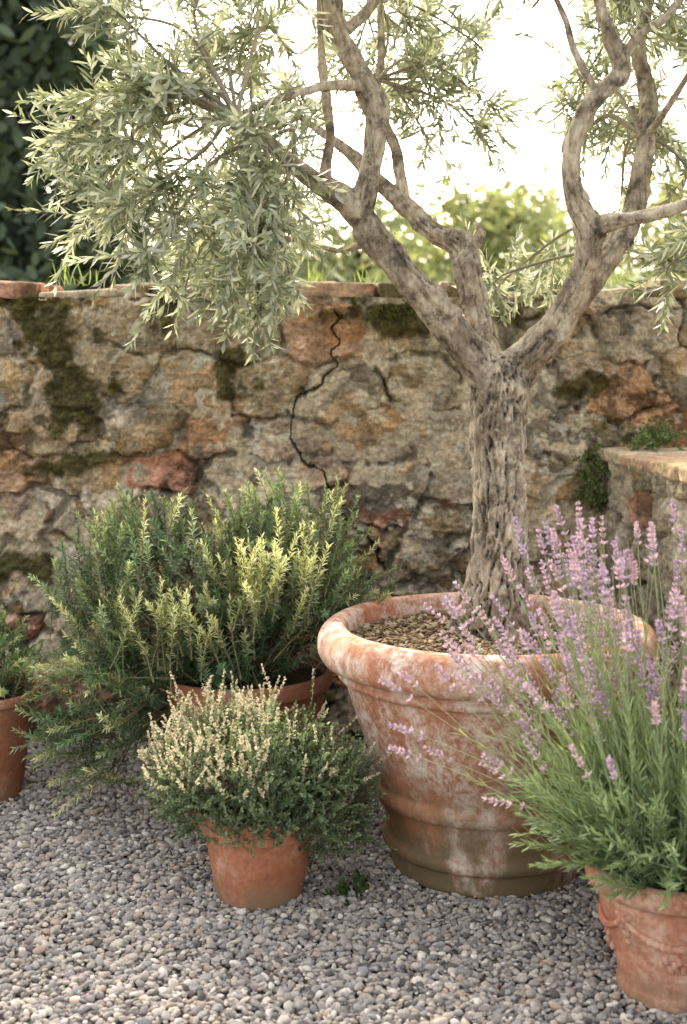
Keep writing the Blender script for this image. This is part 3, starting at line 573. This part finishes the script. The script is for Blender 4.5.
# ---------------------------------------------------------------- wall plants, weeds
def tuft(name,c,r,n,L,rs,ls=.014,col=(.10,.17,.05),norm=(0,-1,.4),g=-1.):
    root=empty(name); Bw=Batch();Bl=Batch(); O=inell(n,c,r,rs); D=np.array(norm)+rs.randn(n,3)*.6; P,Ds=shoots(O,D,rs.uniform(.5,1,n)*L,5,g,.1,rs); stemtubes(Bw,P,Ds,.001,.0006,np.array([.12,.13,.05]),4)
    def cf(si,t,r_): return np.array(col)*r_.uniform(.6,1.4,(len(si),1))
    onshoots(Bl,P,Ds,9,.1,1.,.3,ls,ls*.6,LP,-.1,cf,2,1.,.2,rs); Bw.obj('stems',M_wood,root); Bl.obj('leaves',M_leaf,root)
rs=np.random.RandomState(61)
tuft('wall_fern',(.87,4.93,.93),(.06,.03,.12),55,.09,rs,.013,(.15,.20,.07))
tuft('wall_fern',(1.06,4.86,1.05),(.09,.05,.01),50,.10,rs,.014,(.18,.24,.09),(0,0,1),-.6)
tuft('moss_cushion',(.18,4.95,1.50),(.10,.02,.03),70,.035,rs,.008,(.14,.14,.035))
tuft('weed',(.03,3.62,.005),(.06,.03,.003),11,.07,rs,.020,(.08,.13,.04),(0,0,.5),-.9)
root=empty('wall_top_grass'); Bl=Batch(); n=130; O=np.stack([rs.choice([-1.0,-.95,.1,.2,-.1,.95,1.05,-1.6,1.5],n)+rs.randn(n)*.03,rs.uniform(5.02,5.3,n),np.full(n,1.6)],-1)
leaves(Bl,O,rs.randn(n,3)*.35+np.array([0,0,1]),rs.randn(n,3),rs.uniform(.04,.11,n),.005,LN,.3,np.array([.22,.30,.09])*rs.uniform(.6,1.3,(n,1))); Bl.obj('blades',M_leaf,root)
# ---------------------------------------------------------------- background
rs=np.random.RandomState(71)
def fartree(name,c,h,rx,n,col,kind,ls):
    root=empty(name); Bt=Batch();Bl=Batch(); x,y=c
    P=catmull([(x,y,-.1,rx*.10),(x+.1,y,h*.35,rx*.07),(x,y,h*.9,rx*.02)],8); v,q=tube(P,10); Bt.add(v,q,[.10,.08,.06])
    nc=150 if kind=='cone' else 90
    if kind=='cone': f=rs.rand(nc)**.9; r=rx*(1-f)**.5+.15; cz=.6+f*(h-.6); 
    else: f=rs.rand(nc); cz=h*(.22+.78*f); r=rx*np.sqrt(np.clip(1-((f-.45)/.56)**2,0,1))
    a=rs.uniform(0,6.283,nc); k=rs.rand(nc)**.5; C=np.stack([x+r*k*np.cos(a),y+r*k*np.sin(a),cz],-1)
    for p in C[::4]: 
        PP_=catmull([(x,y,p[2]*.8,rx*.03),(*((p+np.array([x,y,p[2]]))/2),rx*.02),(*p,rx*.008)],4); v,q=tube(PP_,6); Bt.add(v,q,[.10,.08,.06])
    i=rs.randint(0,nc,n); O=C[i]+rs.randn(n,3)*rx*.19*np.array([1,1,.75 if kind!='cone' else 1.3]); tn=rs.uniform(.6,1.4,nc)[i][:,None]
    leaves(Bl,O,rs.randn(n,3)+np.array([0,0,-.3]),rs.randn(n,3),rs.uniform(.6,1.3,n)*ls,ls*.5,LP,-.1,np.array(col)*tn*rs.uniform(.7,1.3,(n,1)))
    Bt.obj('trunk',M_wood,root); Bl.obj('foliage',M_far,root)
for (x,y,h,r,nl_) in [(-5.0,20,13,1.9,26000),(-6.6,24,14,2.2,14000),(-9.6,22,11,1.8,8000)]: fartree('conifer_tree',(x,y),h,r,nl_,(.11,.14,.10),'cone',.26)
for (x,y,h,r,col) in [(3.0,30,4.1,2.3,(.25,.28,.15)),(7.5,28,4.3,2.4,(.27,.29,.16)),(-2.5,34,4.8,2.8,(.22,.25,.16)),(11,34,5,3,(.2,.24,.12)),(5.2,38,4.8,2.6,(.28,.30,.18)),(.3,36,4.4,2.4,(.24,.27,.17))]:
    fartree('deciduous_tree',(x,y),h,r,2200,col,'round',.26)
xs=np.linspace(-300,300,121); r_=np.arange(4); hh=6+8*fbm2(xs/60,xs*0,5,3)
V=[];
for k,(yy,f) in enumerate([(120,0),(160,.6),(200,1),(260,.7)]): V.append(np.stack([xs,np.full_like(xs,yy),hh*f-.5],-1))
V=np.stack(V,1); i,j=np.meshgrid(np.arange(120),np.arange(3),indexing='ij'); Q=np.stack([i*4+j,(i+1)*4+j,(i+1)*4+j+1,i*4+j+1],-1).reshape(-1,4)
mkobj('hills',V.reshape(-1,3),Q,M_far,np.tile([.30,.34,.24],(V.shape[0]*4,1)))

# ---------------------------------------------------------------- light
EL=math.radians(39); AZ=math.radians(-24)
sd=Vector((math.sin(AZ)*math.cos(EL),math.cos(AZ)*math.cos(EL),math.sin(EL)))
sl_=bpy.data.lights.new('sun','SUN'); sl_.energy=5; sl_.angle=math.radians(2); sl_.color=(1,.91,.77); so=bpy.data.objects.new('sun',sl_); so.rotation_euler=sd.to_track_quat('Z','Y').to_euler(); scene.collection.objects.link(so)
w=bpy.data.worlds.new('World'); scene.world=w; w.use_nodes=True; nt=w.node_tree; bg=nt.nodes['Background']
sk=nt.nodes.new('ShaderNodeTexSky'); sk.sky_type='NISHITA'; sk.sun_disc=False; sk.sun_elevation=EL; sk.sun_rotation=AZ%(2*math.pi); sk.dust_density=4; sk.air_density=1.0; sk.ozone_density=.6
hs=nt.nodes.new('ShaderNodeHueSaturation'); hs.inputs['Saturation'].default_value=.45; nt.links.new(sk.outputs[0],hs.inputs['Color'])
nt.links.new(mix(nt,1.0,hs.outputs[0],(1.06,.985,.875),'MULTIPLY'),bg.inputs[0]); bg.inputs[1].default_value=.72
# ---------------------------------------------------------------- camera
cd=bpy.data.cameras.new('camera'); cd.lens=50; cd.sensor_width=36; cd.shift_y=-.1836; cd.clip_end=1000; cd.clip_start=.05
cd.dof.use_dof=True; cd.dof.focus_distance=3.85; cd.dof.aperture_fstop=3.2
co=bpy.data.objects.new('camera',cd); co.location=(0,0,1.46); co.rotation_euler=(math.radians(90),0,0); scene.collection.objects.link(co); scene.camera=co
scene.view_settings.view_transform='Standard'; scene.view_settings.look='None'; scene.view_settings.exposure=0
